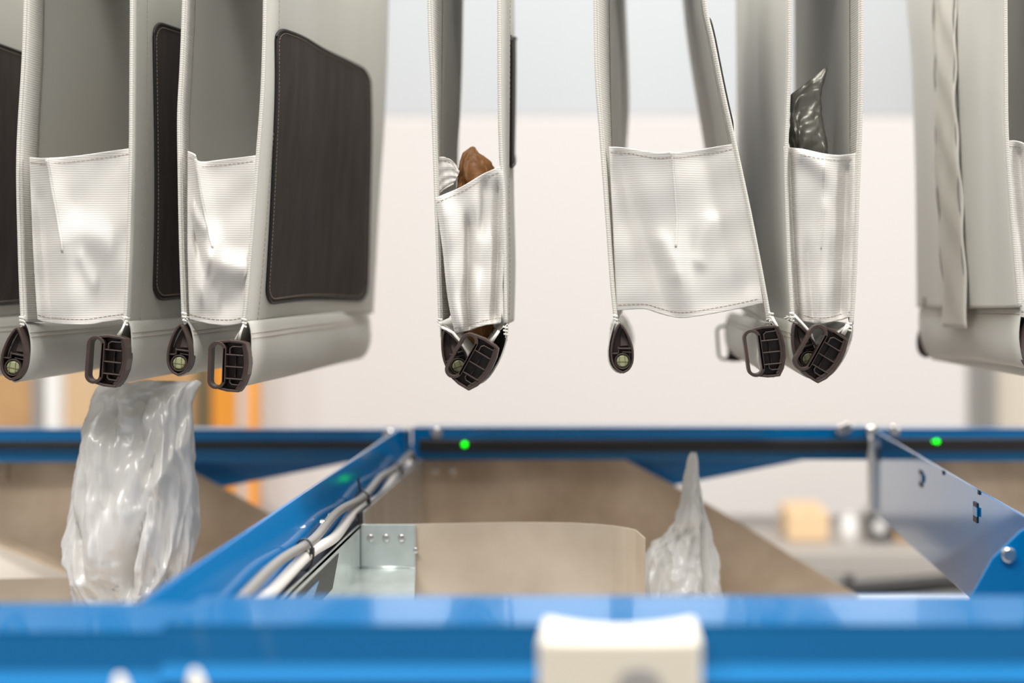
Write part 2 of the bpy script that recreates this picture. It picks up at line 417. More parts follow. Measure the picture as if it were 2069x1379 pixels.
def tube(parent, top, bot, w, far_dx=0, far_dy=0, yf=YF, sag=0.0, y0=YN+0.004, sc=1.0):
    """lens shaped hem pocket at the bottom of a side panel, running back from the near end"""
    a, c = P(*top, YN), P(*bot, YN); ctr = (a+c)/2; ax = a-c; h = ax.length; ax.normalize(); sd = Vector((ax.z, 0, -ax.x))
    ww = w*U; off = Vector((far_dx*U, 0, far_dy*U))
    n = 14
    def fn(u, v):
        x, z = OUT[int(round(u*len(OUT))) % len(OUT)]
        q = ctr+sd*(x*ww*(1+0.12*math.sin(PI*v)))+ax*(z*h)+off*v
        q.y = y0+(yf-y0)*v
        q.x += 0.0012*math.sin(9*v+z*4); q.z -= sag*math.sin(PI*v)
        return q
    b = MB(); m = len(OUT); vs = [fn(i/m, j/n) for j in range(n+1) for i in range(m)]
    b.add(vs, [(j*m+i, j*m+(i+1) % m, (j+1)*m+(i+1) % m, (j+1)*m+i) for j in range(n) for i in range(m)])
    o = b.build('hem_tube', M['cloth'], parent, smooth=True, solid=0.0012)
    for side in (3, 4):
        for k in (side, m-side): s_ = MB(); dashes(s_, [fn(k/m, j/30)+Vector(((0.0009 if k < m/2 else -0.0009), 0, 0)) for j in range(31)], 0.003, 0.0012, 0.0003, Vector()); s_.build('stitching', M['thread'], o)
    return fn
def threads(parent, px, py, n, seed, Y=YN-0.003, L=14):
    r = random.Random(seed); b = MB()
    for _ in range(n):
        a = r.uniform(0, 2*PI); l = L*r.uniform(0.5, 1); x, y = px+r.uniform(-4, 4), py+r.uniform(-5, 5)
        b.tube([P(x, y, Y), P(x+l*.5*math.cos(a)+r.uniform(-2, 2), y+l*.5*math.sin(a), Y-0.002), P(x+l*math.cos(a), y+l*math.sin(a)+2, Y)], 0.0003, 4)
    for k in range(3):
        b.tube([P(px-5+k, py-8+k*7, Y), P(px+5, py-6+k*7, Y-0.001)], 0.0009, 5)
    b.build('loose_thread', M['wthread'], parent)

def pouch(label, left, right, wave=0.0018, seed=0, hemw=None):
    allx = [q[0] for q in left[0][1]]+[q[0] for q in right[0][1]]
    t = thing('hanging_pouch', label, 'pouch', P((min(allx)+max(allx))/2, 770, (YN+YF)/2), 'grey fabric pouches hanging in a row')
    fns = []
    for k, cols in enumerate((left, right)):
        fn = panel_fn(cols, wave, seed*10+k)
        MB().grid(fn, 40, 70).build('side_panel', M['cloth'], t, smooth=True, solid=0.0014)
        hs = hemw or 0.075
        sg = -1 if k == 0 else 1
        h = MB().grid(lambda s, v: fn(s*hs, v)+Vector((-sg*0.0016, 0, 0)), 6, 70).build('edge_hem', M['hem'], t, smooth=True, solid=0.0012)
        e = MB().tube([fn(0, i/60)+Vector((0, -0.0008, 0)) for i in range(61)], 0.0016, 8).build('edge_piping', M['hem'], h, smooth=True)
        s_ = MB(); dashes(s_, [fn(hs*1.1, i/70)+Vector((-sg*-0.0002 if k == 0 else 0.0012, 0, 0)) for i in range(18, 71)], 0.0034, 0.0016, 0.00028, Vector()); s_.build('stitching', M['thread'], h)
        fns.append(fn)
    f0, f1 = fns
    def top(u, v):
        q = f0(v, 0).lerp(f1(v, 0), u); q.z += .05*math.sin(PI*u); return q
    MB().grid(top, 16, 24).build('shade_top', M['cloth'], t, smooth=True, solid=0.0014)  # unseen closed top, added to keep overhead light out of the pouch
    a, b_ = top(.5, 0), top(.5, 1); m_ = (a+b_)/2
    MB().tube([a+Vector((0, 0, .004)), b_+Vector((0, 0, .004))], .004, 10).build('hanger_rod', M['bolt'], t, smooth=True)
    MB().tube([m_+Vector((0, 0, .006)), m_+Vector((0, 0, .08)), m_+Vector((.012, 0, .1)), m_+Vector((.024, 0, .085))], .003, 10).build('hanger_hook', M['bolt'], t, smooth=True)
    return t, fns[0], fns[1]

def far(pl, dx=0, ydrop=0, Yf=YF):          # the same edge carried straight back to depth Yf
    return [((x-CX)*YN/Yf+CX+dx, (y-CY)*YN/Yf+CY if y > 100 else y) for x, y in pl]

# P0, mostly cut off by the left edge of the frame
l = [(-330, 0), (-335, 300), (-330, 640)]; r = [(-112, 0), (-114, 300), (-122, 480), (-132, 645)]
t, fl, fr = pouch('grey pouch cut off by left photo edge, only its black side patch showing', [(YN, l), (YF, far(l))], [(YN, r), (1.31, [(x+30, y) for x, y in r]), (YF, far(r))], seed=1)
patch(t, fr, [(-60, 70), (140, 150), (135, 604), (-60, 618)], 'px', 1)
flap(t, [(-325, 310), (-118, 305)], [(-118, 305), (-130, 640)], [(-320, 640), (-220, 655), (-130, 640)], [(-325, 310), (-320, 640)], folds=[('tent', (.4, 0), (.6, .6), .01, .12)])
tube(t, (-330, 650), (-345, 770), 50); tube(t, (-134, 648), (-150, 780), 56)
fitting('cap', t, -340, 712, YN-0.002, 0); fitting('handle', t, -170, 726, YN-0.004, 0)

# P1
l = [(52, 0), (48, 120), (40, 250), (37, 330), (38, 420), (42, 560), (46, 650)]
r = [(267, 0), (266, 150), (265, 300), (262, 450), (256, 600), (253, 652)]
t, fl, fr = pouch('leftmost fully visible open pouch, wide white end flap, above falling grey bag',
    [(YN, l), (1.31, [(x+42, y) for x, y in l]), (1.45, far(l, 50, Yf=1.45)), (YF, far(l, 20))],
    [(YN, r), (1.305, [(x+28, y) for x, y in r]), (YF, far(r, 0))], seed=2)
patch(t, fr, [(306, 42), (480, 110), (478, 590), (306, 606)], 'px', 1)
ef, g = flap(t, [(60, 317), (92, 319), (157, 314), (265, 299)], [(265, 299), (263, 450), (252, 645)], [(76, 645), (100, 652), (170, 656), (215, 650), (252, 645)], [(60, 317), (66, 480), (76, 645)],
     folds=[('tent', (.17, 0), (.33, .55), .020, .12), ('ridge', (.45, .30), (.8, .12), -.004, .12), ('ridge', (.33, .55), (.42, 1), .006, .14), ('ridge', (.45, .42), (.75, .55), .005, .10), ('ridge', (.10, .3), (.18, 1), -.006, .08), ('ridge', (.75, .75), (1, .9), -.004, .15), ('ridge', (.5, .6), (.62, .72), .003, .05)])
seam(ef, g, [(.17, .02), (.22, .2), (.3, .45), (.32, .56)])
tube(t, (44, 652), (28, 772), 50, 4); tube(t, (254, 650), (222, 778), 48, 10)
fitting('cap', t, 31, 714, YN-0.002, 7, 1.03); fitting('handle', t, 221, 726, YN-0.004, 4)
threads(t, 44, 648, 4, 1); threads(t, 253, 648, 3, 2)
b = MB().tube([P(253, 650, YN-.004), P(246, 668, YN-.006), P(240, 682, YN-.004)], .0011, 6); b.build('cord', M['wthread'], t, smooth=True)

# P2
l = [(372, 0), (367, 130), (362, 230), (363, 350), (366, 500), (371, 645)]
r = [(536, 0), (534, 100), (530, 200), (521, 320), (511, 450), (498, 600), (492, 650)]
t, fl, fr = pouch('open pouch with crumpled narrow end flap and large black patch facing right',
    [(YN, l), (1.30, [(x+17, y) for x, y in l]), (1.5, far(l, 22, Yf=1.5)), (YF, far(l, 0))],
    [(YN, r), (1.30, [(x+22, y) for x, y in r]), (1.50, [(x+130, (y-CY)*YN/1.5+CY if y > 100 else y) for x, y in r]), (YF, [(782, 0), (777, 200), (765, 400), (757, 560), (753, 633)])], seed=3)
patch(t, fr, [(553, 54), (744, 146), (738, 607), (533, 614)], 'px', 1)
ef, g = flap(t, [(380, 305), (394, 312), (402, 326), (450, 322), (522, 313)], [(522, 313), (512, 480), (490, 652)], [(383, 645), (430, 655), (465, 657), (490, 652)], [(380, 305), (379, 480), (383, 645)],
     folds=[('tent', (.12, 0), (.42, .52), .022, .12), ('ridge', (.42, .52), (.25, .75), .012, .10), ('ridge', (.36, .6), (.95, .66), .010, .07), ('ridge', (.12, .35), (.30, .42), .006, .05), ('ridge', (.15, .5), (.3, .62), -.006, .06), ('ridge', (.5, .15), (.95, .3), -.003, .15), ('ridge', (.6, .82), (.9, .78), -.005, .1)])
seam(ef, g, [(.14, .02), (.25, .25), (.38, .46), (.42, .53)])
tube(t, (373, 650), (361, 760), 48, 2); tube(t, (496, 650), (466, 786), 50, 68, 6, yf=1.72)
fitting('cap', t, 364, 706, YN-0.002, 3); fitting('handle', t, 466, 736, YN-0.004, 2, 1.0)
threads(t, 372, 640, 4, 3); threads(t, 493, 652, 2, 4)
MB().tube([P(492, 655, YN-.004), P(486, 672, YN-.006), P(482, 690, YN-.004)], .0011, 6).build('cord', M['wthread'], t, smooth=True)

# P3
l = [(867, 0), (869, 80), (873, 160), (877, 280), (881, 400), (885, 520), (889, 648)]
r = [(1009, 0), (1010, 200), (1013, 320), (1018, 400), (1020, 540), (1022, 652)]
t, fl, fr = pouch('narrow closed pouch hanging alone, brown package sticking out of its top',
    [(YN, l), (1.31, [(895, 0), (893, 160), (891, 300), (894, 420), (900, 560), (905, 640)]), (1.5, [(925, 0), (925, 200), (918, 330), (915, 620)]), (YF, [(932, 0), (932, 200), (926, 330), (920, 610)])],
    [(YN, r), (1.31, [(1029, 0), (1030, 200), (1030, 400), (1031, 540), (1028, 655)]), (YF, [(1031, 0), (1033, 250), (1034, 500), (1033, 630)])], seed=4)
patch(t, fr, [(.15, .34), (.80, .36), (.80, .62), (.15, .64)], 'st', 1)
ef, g = flap(t, [(880, 400), (930, 378), (975, 352), (1016, 333)], [(1016, 333), (1019, 480), (1012, 652)], [(919, 672), (945, 668), (975, 658), (1012, 652)], [(880, 400), (894, 500), (905, 600), (919, 672)],
     folds=[('ridge', (.42, .32), (.33, .95), -.012, .09), ('ridge', (.72, .15), (.55, .55), -.009, .09), ('ridge', (.6, .45), (.5, 1), .008, .10), ('ridge', (.9, .2), (.85, .9), -.012, .08), ('ridge', (.15, .2), (.15, .9), .008, .12)], Y=YN-0.006)
ef2, g2 = flap(t, [(888, 317), (900, 318), (915, 326), (928, 346)], [(928, 346), (924, 358), (916, 372)], [(881, 398), (895, 385), (916, 372)], [(888, 317), (884, 350), (881, 398)], folds=(), inset=.010, rows=(.12,), name='flap_fold')
tube(t, (888, 655), (948, 776), 50, -22, 5); tube(t, (1022, 655), (962, 776), 44, -92, 2)
fitting('cap', t, 917, 714, YN-0.002, -21, 1.0); fitting('handle', t, 956, 728, YN-0.014, 29, 1.02)
threads(t, 889, 652, 5, 5); threads(t, 1021, 668, 4, 6)
b = MB(); b.tube([P(892, 660, YN-.003), P(915, 672, YN-.006), P(930, 690, YN-.004), P(941, 712, YN-.004), P(948, 735, YN-.004)], .0015, 6); b.tube([P(1008, 668, YN-.003), P(990, 695, YN-.002)], .0015, 6)
b.build('cord', M['wthread'], t, smooth=True)

# P4
l = [(1202, 0), (1205, 150), (1213, 260), (1225, 420), (1235, 560), (1243, 645)]
r = [(1424, 0), (1440, 80), (1462, 190), (1487, 300), (1515, 430), (1540, 560), (1556, 650)]
t, fl, fr = pouch('widest pouch, pleated square end flap, right panel slanting outwards',
    [(YN, l), (1.31, [(1231, 0), (1233, 150), (1236, 300), (1240, 450), (1244, 560), (1248, 640)]), (YF, [(1264, 0), (1270, 120), (1273, 220), (1268, 300), (1262, 420), (1262, 610)])],
    [(YN, r), (1.5, [(1392, 0), (1408, 100), (1432, 220), (1450, 320), (1480, 480), (1500, 625)]), (YF, [(1380, 0), (1392, 100), (1412, 220), (1430, 320), (1460, 480), (1480, 610)])], seed=5)
patch(t, fr, [(.008, .29), (.8, .33), (.8, .93), (.008, .55)], 'st', 1)
ef, g = flap(t, [(1230, 296), (1270, 299), (1325, 308), (1355, 306), (1362, 308), (1420, 301), (1487, 289)], [(1487, 289), (1512, 410), (1542, 612)], [(1246, 627), (1300, 624), (1330, 632), (1365, 641), (1400, 640), (1480, 626), (1542, 612)], [(1230, 296), (1238, 450), (1246, 627)],
     folds=[('tent', (.49, 0), (.45, .60), .016, .16), ('ridge', (.05, .1), (.38, 1), -.009, .10), ('ridge', (.35, .55), (.42, .7), .004, .06), ('ridge', (.62, .65), (.72, .45), .005, .05), ('ridge', (.82, .1), (.95, .8), -.006, .12), ('ridge', (.45, .65), (.45, 1), .008, .13)])
seam(ef, g, [(.49, .01), (.475, .25), (.465, .45), (.445, .57)])
tube(t, (1243, 648), (1257, 754), 46, 14, 0); tube(t, (1556, 652), (1566, 762), 50, 0, 0, yf=1.70)
fitting('cap', t, 1256, 703, YN-0.002, -4, 0.97); fitting('handle', t, 1545, 708, YN-0.004, -8, 1.0); fitting('handle', t, 1478, 690, 1.715, -4, 1.0)
threads(t, 1243, 645, 3, 7); threads(t, 1558, 640, 3, 8)
MB().tube([P(1560, 640, YN-.004), P(1568, 655, YN-.006), P(1574, 668, YN-.004)], .0013, 6).build('cord', M['wthread'], t, smooth=True)

# P5
l = [(1595, 0), (1594, 150), (1588, 310), (1589, 400), (1594, 530), (1601, 645)]
r = [(1741, 0), (1740, 200), (1733, 400), (1727, 560), (1721, 655)]
t, fl, fr = pouch('closed pouch holding crumpled dark grey bag, beside the slanting pouch',
    [(YN, l), (1.32, [(1562, 0), (1566, 150), (1574, 300), (1579, 400), (1584, 530), (1592, 650)]), (1.5, [(1515, 0), (1518, 200), (1530, 400), (1548, 650)]), (YF, [(1489, 0), (1490, 200), (1494, 400), (1515, 640)])],
    [(YN, r), (1.33, [(1708, 0), (1708, 200), (1712, 400), (1712, 620)]), (1.5, [(1660, 0), (1660, 300), (1665, 620)]), (YF, [(1606, 0), (1607, 200), (1610, 400), (1620, 620)])], seed=6)
ef, g = flap(t, [(1584, 296), (1620, 301), (1664, 310), (1700, 313), (1729, 309)], [(1729, 309), (1727, 450), (1719, 640)], [(1606, 640), (1630, 650), (1665, 653), (1719, 640)], [(1584, 296), (1590, 450), (1606, 640)],
     folds=[('tent', (.56, 0), (.50, .55), .010, .16), ('ridge', (.25, .05), (.55, .12), .008, .08), ('ridge', (.08, .0), (.08, 1), -.016, .07), ('ridge', (.86, .15), (.80, .9), -.012, .09), ('ridge', (.55, .35), (.45, .95), .006, .07), ('ridge', (.3, .6), (.35, 1), -.003, .08)])
seam(ef, g, [(.57, .01), (.56, .2), (.53, .4), (.50, .56)], .0005)
tube(t, (1601, 650), (1650, 764), 54, -8, 10); tube(t, (1721, 655), (1655, 764), 50, -40, 6)
fitting('cap', t, 1624, 700, YN-0.002, -21, 1.0); fitting('handle', t, 1658, 712, YN-0.014, 29, 1.04)
threads(t, 1600, 640, 5, 9); threads(t, 1716, 660, 5, 10)
b = MB(); b.tube([P(1605, 636, YN-.003), P(1620, 652, YN-.006), P(1638, 672, YN-.006), P(1645, 695, YN-.004), P(1652, 712, YN-.004)], .0012, 6); b.tube([P(1714, 655, YN-.003), P(1703, 675, YN-.002)], .0022, 6)
b.build('cord', M['wthread'], t, smooth=True)

# P6
l = [(2031, 0), (2032, 150), (2034, 280), (2045, 440), (2060, 620)]
r = [(2240, 0), (2236, 300), (2225, 650)]
t, fl, fr = pouch('rightmost pouch seen from its side, folded seam strap running down it',
    [(YN, l), (1.31, [(2000, 0), (2000, 200), (2008, 400), (2024, 622)]), (1.5, [(1905, 0), (1910, 200), (1915, 400), (1926, 622)]), (YF, [(1829, 0), (1838, 120), (1846, 300), (1850, 450), (1853, 620)])],
    [(YN, r), (YF, far(r))], seed=7)
st_ = MB().grid(lambda u, v: fl(.40+.20*u-.03*v-.04*v*(1-u), v*0.995)+Vector((-.004-.0022*math.sin(u*PI)-.0012*math.sin(40*v+6*u)-.0012*math.sin(15*v-8*u), 0, -.022*max(0, v-.9)*10)), 10, 90)
so = st_.build('seam_strap', M['hem'], t, smooth=True, solid=0.002); so['label'] = 'folded grey strap sewn down the side panel'
for s0 in (.395, .605):
    MB().tube([fl(s0-.05*(i/50), i/50*.995)+Vector((-.0045-.001*math.sin(i*.9), 0, 0)) for i in range(51)], .0009, 6).build('strap_edge', M['gcable'], so, smooth=True)
flap(t, [(2035, 284), (2060, 286), (2130, 310), (2238, 300)], [(2238, 300), (2225, 640)], [(2062, 640), (2140, 655), (2225, 640)], [(2035, 284), (2045, 440), (2062, 640)], folds=[('tent', (.5, 0), (.45, .6), .01, .12), ('ridge', (.12, .1), (.2, 1), -.012, .08)])
tube(t, (2071, 600), (2096, 746), 50, 4, -26, sag=-.002); tube(t, (2200, 652), (2175, 778), 50, -75, 0)
fitting('cap', t, 2092, 694, YN-0.002, -6, 1.1); fitting('handle', t, 2172, 718, YN-0.004, 10)
far_ = MB(); o_ = [(x*50*U*1.02, z*106*U) for x, z in OUT]
far_.prism([P(2084, 691, YN)+Vector((x*1.02+.001, YF-YN+.006, z*1.03-.0135)) for x, z in o_], (0, .004, 0)); far_.build('far_cap', M['plast'], t)
for px in (1870, 2038):
    MB().prism([P(px-5, 600, 1.30 if px > 2000 else 1.66), P(px+9, 600, 1.30 if px > 2000 else 1.66), P(px+9, 617, 1.30 if px > 2000 else 1.66), P(px-5, 617, 1.30 if px > 2000 else 1.66)], (0, .001, 0)).build('small_tab', M['gcable'], t)

# ------------------------------------------------------------------ crumpled bags and packages
def crumple(name, m, rows, Yc, folds, label, cat, seed, nseg=160, nrow=130, amp=0.006, parent=None, smooth=True, flat=2.6, vs_=(48, 48, 5.5), va=0.004, lin=False, creases=(), ra=0.0, rs=1.0):
    """closed film bag: rows of (py, xl, xr, halfdepth)"""
    tab = spline([(a, b, c, d*1000) for a, b, c, d in rows], nrow+1)
    if lin:
        tab = []
        for k in range(nrow+1):
            q = rows[0][0]+(rows[-1][0]-rows[0][0])*k/nrow; i = 0
            while i < len(rows)-2 and rows[i+1][0] < q: i += 1
            w = (q-rows[i][0])/(rows[i+1][0]-rows[i][0]); A = rows[i]; B = rows[i+1]
            tab.append((q, A[1]*(1-w)+B[1]*w, A[2]*(1-w)+B[2]*w, (A[3]*(1-w)+B[3]*w)*1000))
    r = random.Random(seed)
    fs = [(r.uniform(0, 2*PI), r.uniform(0.03, 0.12), r.uniform(-0.9, 0.9), r.uniform(0.25, 1.0), r.uniform(0, 1), r.uniform(.15, .6), r.choice([-1, -1, 1])) for _ in range(folds)]
    b = MB(); vs = []
    for j, (py, xl, xr, hd) in enumerate(tab):
        v = j/nrow; hd /= 1000; cx = (xl+xr)/2; hw = (xr-xl)/2*Yc/F
        c = P(cx, py, Yc)
        for i in range(nseg):
            a = 2*PI*i/nseg; ca, sa = math.cos(a), math.sin(a)
            x = math.copysign(abs(ca)**(2/flat*1.0), ca)*hw; y = math.copysign(abs(sa)**(1.1), sa)*hd
            d = 0
            for a0, w, dr, am, vc, vw, sg in fs:
                da = (a-a0-dr*(v-vc)*2-0.15*math.sin(9*v+a0)+PI) % (2*PI)-PI
                d += sg*am*math.exp(-abs(da)/w)*math.exp(-((v-vc)/vw)**2)
            pz = Vector(((c.x+x)*vs_[0]+0.3*v, (c.y+y)*vs_[1], c.z*vs_[2]+seed))+noise.noise_vector(Vector((x*30, y*30, c.z*12)))*0.35
            dd = noise.voronoi(pz)[0]; p2 = pz*2.3; de = noise.voronoi(p2)[0]
            rg = sum((0.5**o_)*(0.12-abs(noise.noise(pz*(1.9**o_)*rs+Vector((o_*7, 0, 0))))) for o_ in range(4))
            d = d*amp*min(1, hd/0.02)+ra*rg*min(1, hd/0.025)+(va*((dd[1]-dd[0])-0.3)+va*0.35*((de[1]-de[0])-0.3))*min(1, hd/0.025)
            nx, ny = ca, sa
            if sa < 0:
                qx, qy = proj(Vector((c.x+x, Yc, c.z)))
                for ax_, ay_, bx_, by_, w_, dp in creases:
                    ds, tt, sd = segdist(qx, qy, (ax_, ay_), (bx_, by_)); g_ = dp*math.exp(-abs(ds/w_)**1.4)*(1-0.6*abs(2*tt-1))
                    y += g_
            vs.append(c+Vector((x+nx*d*0.6, y+ny*d*1.4, 0.0015*math.sin(5*a+seed))))
    fs_ = [(j*nseg+i, j*nseg+(i+1) % nseg, (j+1)*nseg+(i+1) % nseg, (j+1)*nseg+i) for j in range(nrow) for i in range(nseg)]
    fs_ += [tuple(range(nseg)), tuple(nrow*nseg+i for i in range(nseg))]
    b.add(vs, fs_)
    o = b.build(name, m, parent, smooth=smooth)
    if label: tag(o, label, cat)
    return o
crumple('plastic_bag', M['poly'], [(771, 250, 409, .003), (778, 205, 408, .010), (795, 186, 402, .022), (820, 180, 392, .033), (860, 174, 391, .045), (930, 164, 396, .055), (1000, 151, 402, .06), (1070, 141, 404, .06), (1130, 137, 393, .055), (1180, 147, 366, .045), (1230, 165, 325, .035), (1270, 190, 290, .02), (1285, 215, 270, .006)], 1.41, 46, 'large silvery grey plastic bag falling below the open pouches at left', 'bag', 11, amp=.010, vs_=(42, 42, 2.2), va=.001, ra=.017, creases=[
    (335, 985, 262, 1222, 9, .030), (345, 860, 318, 1000, 7, .016), (395, 880, 330, 1010, 10, -.014), (176, 1000, 192, 1150, 8, .022), (252, 800, 236, 870, 8, .018),
    (300, 790, 312, 900, 7, .012), (280, 930, 330, 850, 8, .010), (225, 1000, 232, 1200, 12, -.010), (372, 1000, 350, 1170, 8, .012), (215, 830, 200, 960, 9, -.010), (290, 900, 285, 1080, 14, -.010), (385, 800, 378, 870, 6, .014)])
crumple('plastic_bag', M['clear'], [(915, 1396, 1408, .002), (930, 1388, 1413, .006), (975, 1379, 1419, .012), (1020, 1373, 1427, .018), (1055, 1358, 1434, .024), (1085, 1335, 1441, .03), (1115, 1305, 1448, .035), (1160, 1290, 1456, .04), (1215, 1290, 1466, .045), (1300, 1290, 1480, .05), (1400, 1300, 1490, .04)], 1.50, 34, 'translucent white plastic bag with pointed top standing in the middle chute', 'bag', 5, amp=.009, vs_=(45, 45, 8), va=.003, ra=.02, creases=[(1400, 940, 1385, 1150, 8, -.012), (1418, 1010, 1430, 1215, 7, .014), (1370, 1080, 1330, 1190, 8, .012), (1340, 1100, 1400, 1060, 7, .010)])
crumple('package', M['brown'], [(299, 951, 960, .003), (312, 935, 970, .010), (330, 929, 996, .014), (345, 925, 1002, .016), (420, 920, 1004, .022), (600, 915, 1004, .025), (690, 925, 995, .022), (724, 940, 985, .012)], 1.36, 26, 'crumpled brown package inside the narrow closed pouch', 'package', 3, amp=.002, vs_=(45, 45, 30), va=.007, flat=5, lin=True, ra=.012)
crumple('package', M['dfilm'], [(138, 1668, 1672, .003), (160, 1640, 1668, .009), (176, 1616, 1664, .012), (196, 1592, 1661, .014), (240, 1592, 1664, .018), (300, 1594, 1676, .024), (450, 1600, 1690, .028), (600, 1606, 1690, .025), (640, 1612, 1680, .02)], 1.345, 26, 'crumpled dark grey plastic package sticking out of the right closed pouch', 'package', 8, amp=.001, vs_=(34, 34, 22), va=.009, flat=5, lin=True, ra=.012)

# ------------------------------------------------------------------ blue sorter frame
YR = 1.85; ZT = Z(862, YR); XD = X(827, YR); BAY = X(1765, YR)-XD; XE = XD+BAY
groupR = 'blue rear cross beams'
def bolts(parent, pts, r=.0075, ax=(0, -1, 0)):
    for q in pts: MB().cyl(q, ax, r, .005, 20).build('bolt', M['bolt'], parent, smooth=False)
def rear_beam(x0, x1, zt, label, boltx):
    t = thing('cross_beam', label, 'beam', ((x0+x1)/2, YR, zt-.045), groupR)
    MB().box(x0, x1, YR, YR+.003, zt-.043, zt).box(x0, x1, YR, YR+.045, zt-.003, zt).box(x0, x1, YR+.042, YR+.045, zt-.04, zt).build('beam_body', M['bluef'], t, bevel=.0008)
    bolts(t, [(X(p, YR), YR, Z(q, YR)) for p, q in boltx])
    return t
rear_beam(XD-1.5*BAY, XD-.004, ZT-.004, 'blue rear cross beam running behind the falling grey bag', [(787, 878)])
rear_beam(XD+.004, XE-.006, ZT-.001, 'middle blue rear cross beam above the white pointed bag', [(882, 874), (1700, 868), (1712, 863)])
rear_beam(XE+.006, XE+BAY*.9, ZT-.003, 'blue rear cross beam at right edge of photo', [(1806, 869)])
def sensor(x0, x1, z0, z1, label, leds):
    t = thing('sensor_bar', label, 'sensor bar', ((x0+x1)/2, YR-.004, z0), 'black sensor bars')
    MB().box(x0, x1, YR-.012, YR-.0005, z0, z1).build('housing', M['black'], t, bevel=.002)
    for p, q, r in leds:
        e = MB(); e.cyl((X(p, YR-.012), YR-.0118, Z(q, YR-.012)), (0, -1, 0), r, .003, 24); o = e.build('indicator_light', M['led'], t, smooth=True); o['label'] = 'glowing green indicator light'
sensor(XD-1.5*BAY, X(788, YR), Z(904, YR), Z(890, YR), 'black sensor bar without green light, on rear beam at left', [])
sensor(X(848, YR), XE-.008, Z(910, YR), Z(886, YR), 'black sensor bar with green light on the middle rear beam', [(939, 897, .0036)])
sensor(X(1800, YR), XE+BAY*.9, Z(909, YR), Z(884, YR), 'black sensor bar with green light at right edge of photo', [(1893, 891, .0030), (1886, 891, .0016)])

# tapered blue plates behind the chutes
for k, lab in ((-1, 'tapered blue plate behind the left chute, beside falling bag'), (0, 'tapered blue plate behind the pointed white bag')):
    Yp = 1.94; dx = k*BAY
    pts = [P(1130, 903, Yp), P(1752, 898, Yp), P(1752, 903, Yp), P(1385, 976, Yp), P(1130, 1028, Yp)]
    tag(MB().prism([q+Vector((dx, 0, 0)) for q in pts], (0, .004, 0)).build('tapered_plate', M['bluef'], bevel=.0006), lab, 'plate', 'tapered blue plates')
for k in (-1, 0):  # white wedges: reflected light on the tapered plates' blue top flange, painted in
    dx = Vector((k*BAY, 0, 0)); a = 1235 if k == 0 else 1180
    tag(MB().prism([P(a, 904, 1.93)+dx, P(1640, 904, 1.93)+dx, P(1640, 907, 1.93)+dx, P(a, 926 if k == 0 else 922, 1.93)+dx], (0, .008, 0)).build('lit_flange', M['white'], bevel=.0006), ('lit plate flange painted as a white wedge under the left rear beam' if k < 0 else 'lit plate flange painted as a white wedge under the middle rear beam'), 'rail')

# chutes
def chute(k, label, front=True):
    dx = k*BAY; D = Vector((dx, 0, 0))
    t = thing('chute', label, 'chute', (X(1050, 1.7)+dx, 1.65, ZC-.62), 'stained steel chutes')
    Yb = 1.885
    pts = [(846, 926), (1238, 923), (1262, 928), (1380, 990), (1490, 1052), (1600, 1122), (1735, 1204), (1735, 1480), (846, 1480)]
    if k == 1: pts = [(846, 926), (1238, 923), (1262, 928), (1470, 1060), (1470, 1200), (1045, 1200), (846, 1028)]
    MB().prism([P(a, b, Yb)+D for a, b in pts], (0, .003, 0)).build('back_panel', M['steel'], t, bevel=.0006)
    MB().tube([P(888, 919, Yb-.002)+D, P(1236, 917, Yb-.002)+D], .0048, 14).build('rolled_edge', M['ssteel'], t, smooth=True)
    c = MB().prism([P(a, b, Yb-.003)+D for a, b in [(857, 932), (936, 932), (936, 972), (857, 972)]], (0, .002, 0)).build('corner_plate', M['steel'], t, bevel=.0006)
    bolts(c, [P(a, 950, Yb-.003)+D for a in (880, 915)], .004)
    xs = XD+.0145+dx
    if k == 0:
        MB().box(xs, xs+.002, 1.43, Yb, ZC-.56, ZC-.2365).build('side_panel', M['ssteel'], t)
    if front:
        Yf = 1.43
        pl = [(838, 1.43), (900, 1.433), (970, 1.437), (1040, 1.440), (1095, 1.440), (1150, 1.437), (1200, 1.430), (1237, 1.420), (1265, 1.408), (1284, 1.396), (1303, 1.372)]
        zt = ZC-.2495; b = MB(); vs = []
        for i, (px, y) in enumerate(pl):
            x = X(px, y)+dx; e = .004 if i == len(pl)-1 else 0
            vs += [(x, y, ZC-.52), (x, y, zt-e), (x+.0006, y+.0025, zt-e), (x+.0006, y+.0025, ZC-.52)]
        n = len(pl); fs = [(i*4+a, i*4+(a+1) % 4, i*4+4+(a+1) % 4, i*4+4+a) for i in range(n-1) for a in range(4)]+[(0, 1, 2, 3), tuple((n-1)*4+a for a in (3, 2, 1, 0))]
        b.add(vs, fs).build('front_panel', M['steell'], t)
    MB().prism([(X(846, 1.88)+dx, 1.885, ZC-.56), (X(1735, 1.88)+dx, 1.885, ZC-.56), (X(1735, 1.88)+dx, 1.2, ZC-.60), (XD+.0165+dx, 1.2, ZC-.60), (XD+.0165+dx, 1.885, ZC-.56)], (0, 0, -.003)).build('slide_panel', M['steel'], t)
    return t
c = chute(-1, 'left steel chute behind the falling grey bag', False)
sl = MB().prism([P(-120, 1036, 1.80), P(330, 1215, 1.80), P(330, 1228, 1.80), P(-120, 1052, 1.80)], (0, -.02, 0)); sl.build('diagonal_rib', M['steel'], c, bevel=.001)
MB().prism([P(-120, 1055, 1.78), P(330, 1235, 1.78), P(330, 1320, 1.56), P(-120, 1175, 1.56)], (0, 0, -.003)).build('sloping_sheet', M['sheet'], c)
MB().prism([P(-200, 1174, 1.54), P(300, 1163, 1.54), P(300, 1330, 1.54), P(-200, 1330, 1.54)], (0, .003, 0)).build('front_panel', M['steell'], c)
mid = chute(0, 'middle steel chute with the curved front panel and riveted bracket')
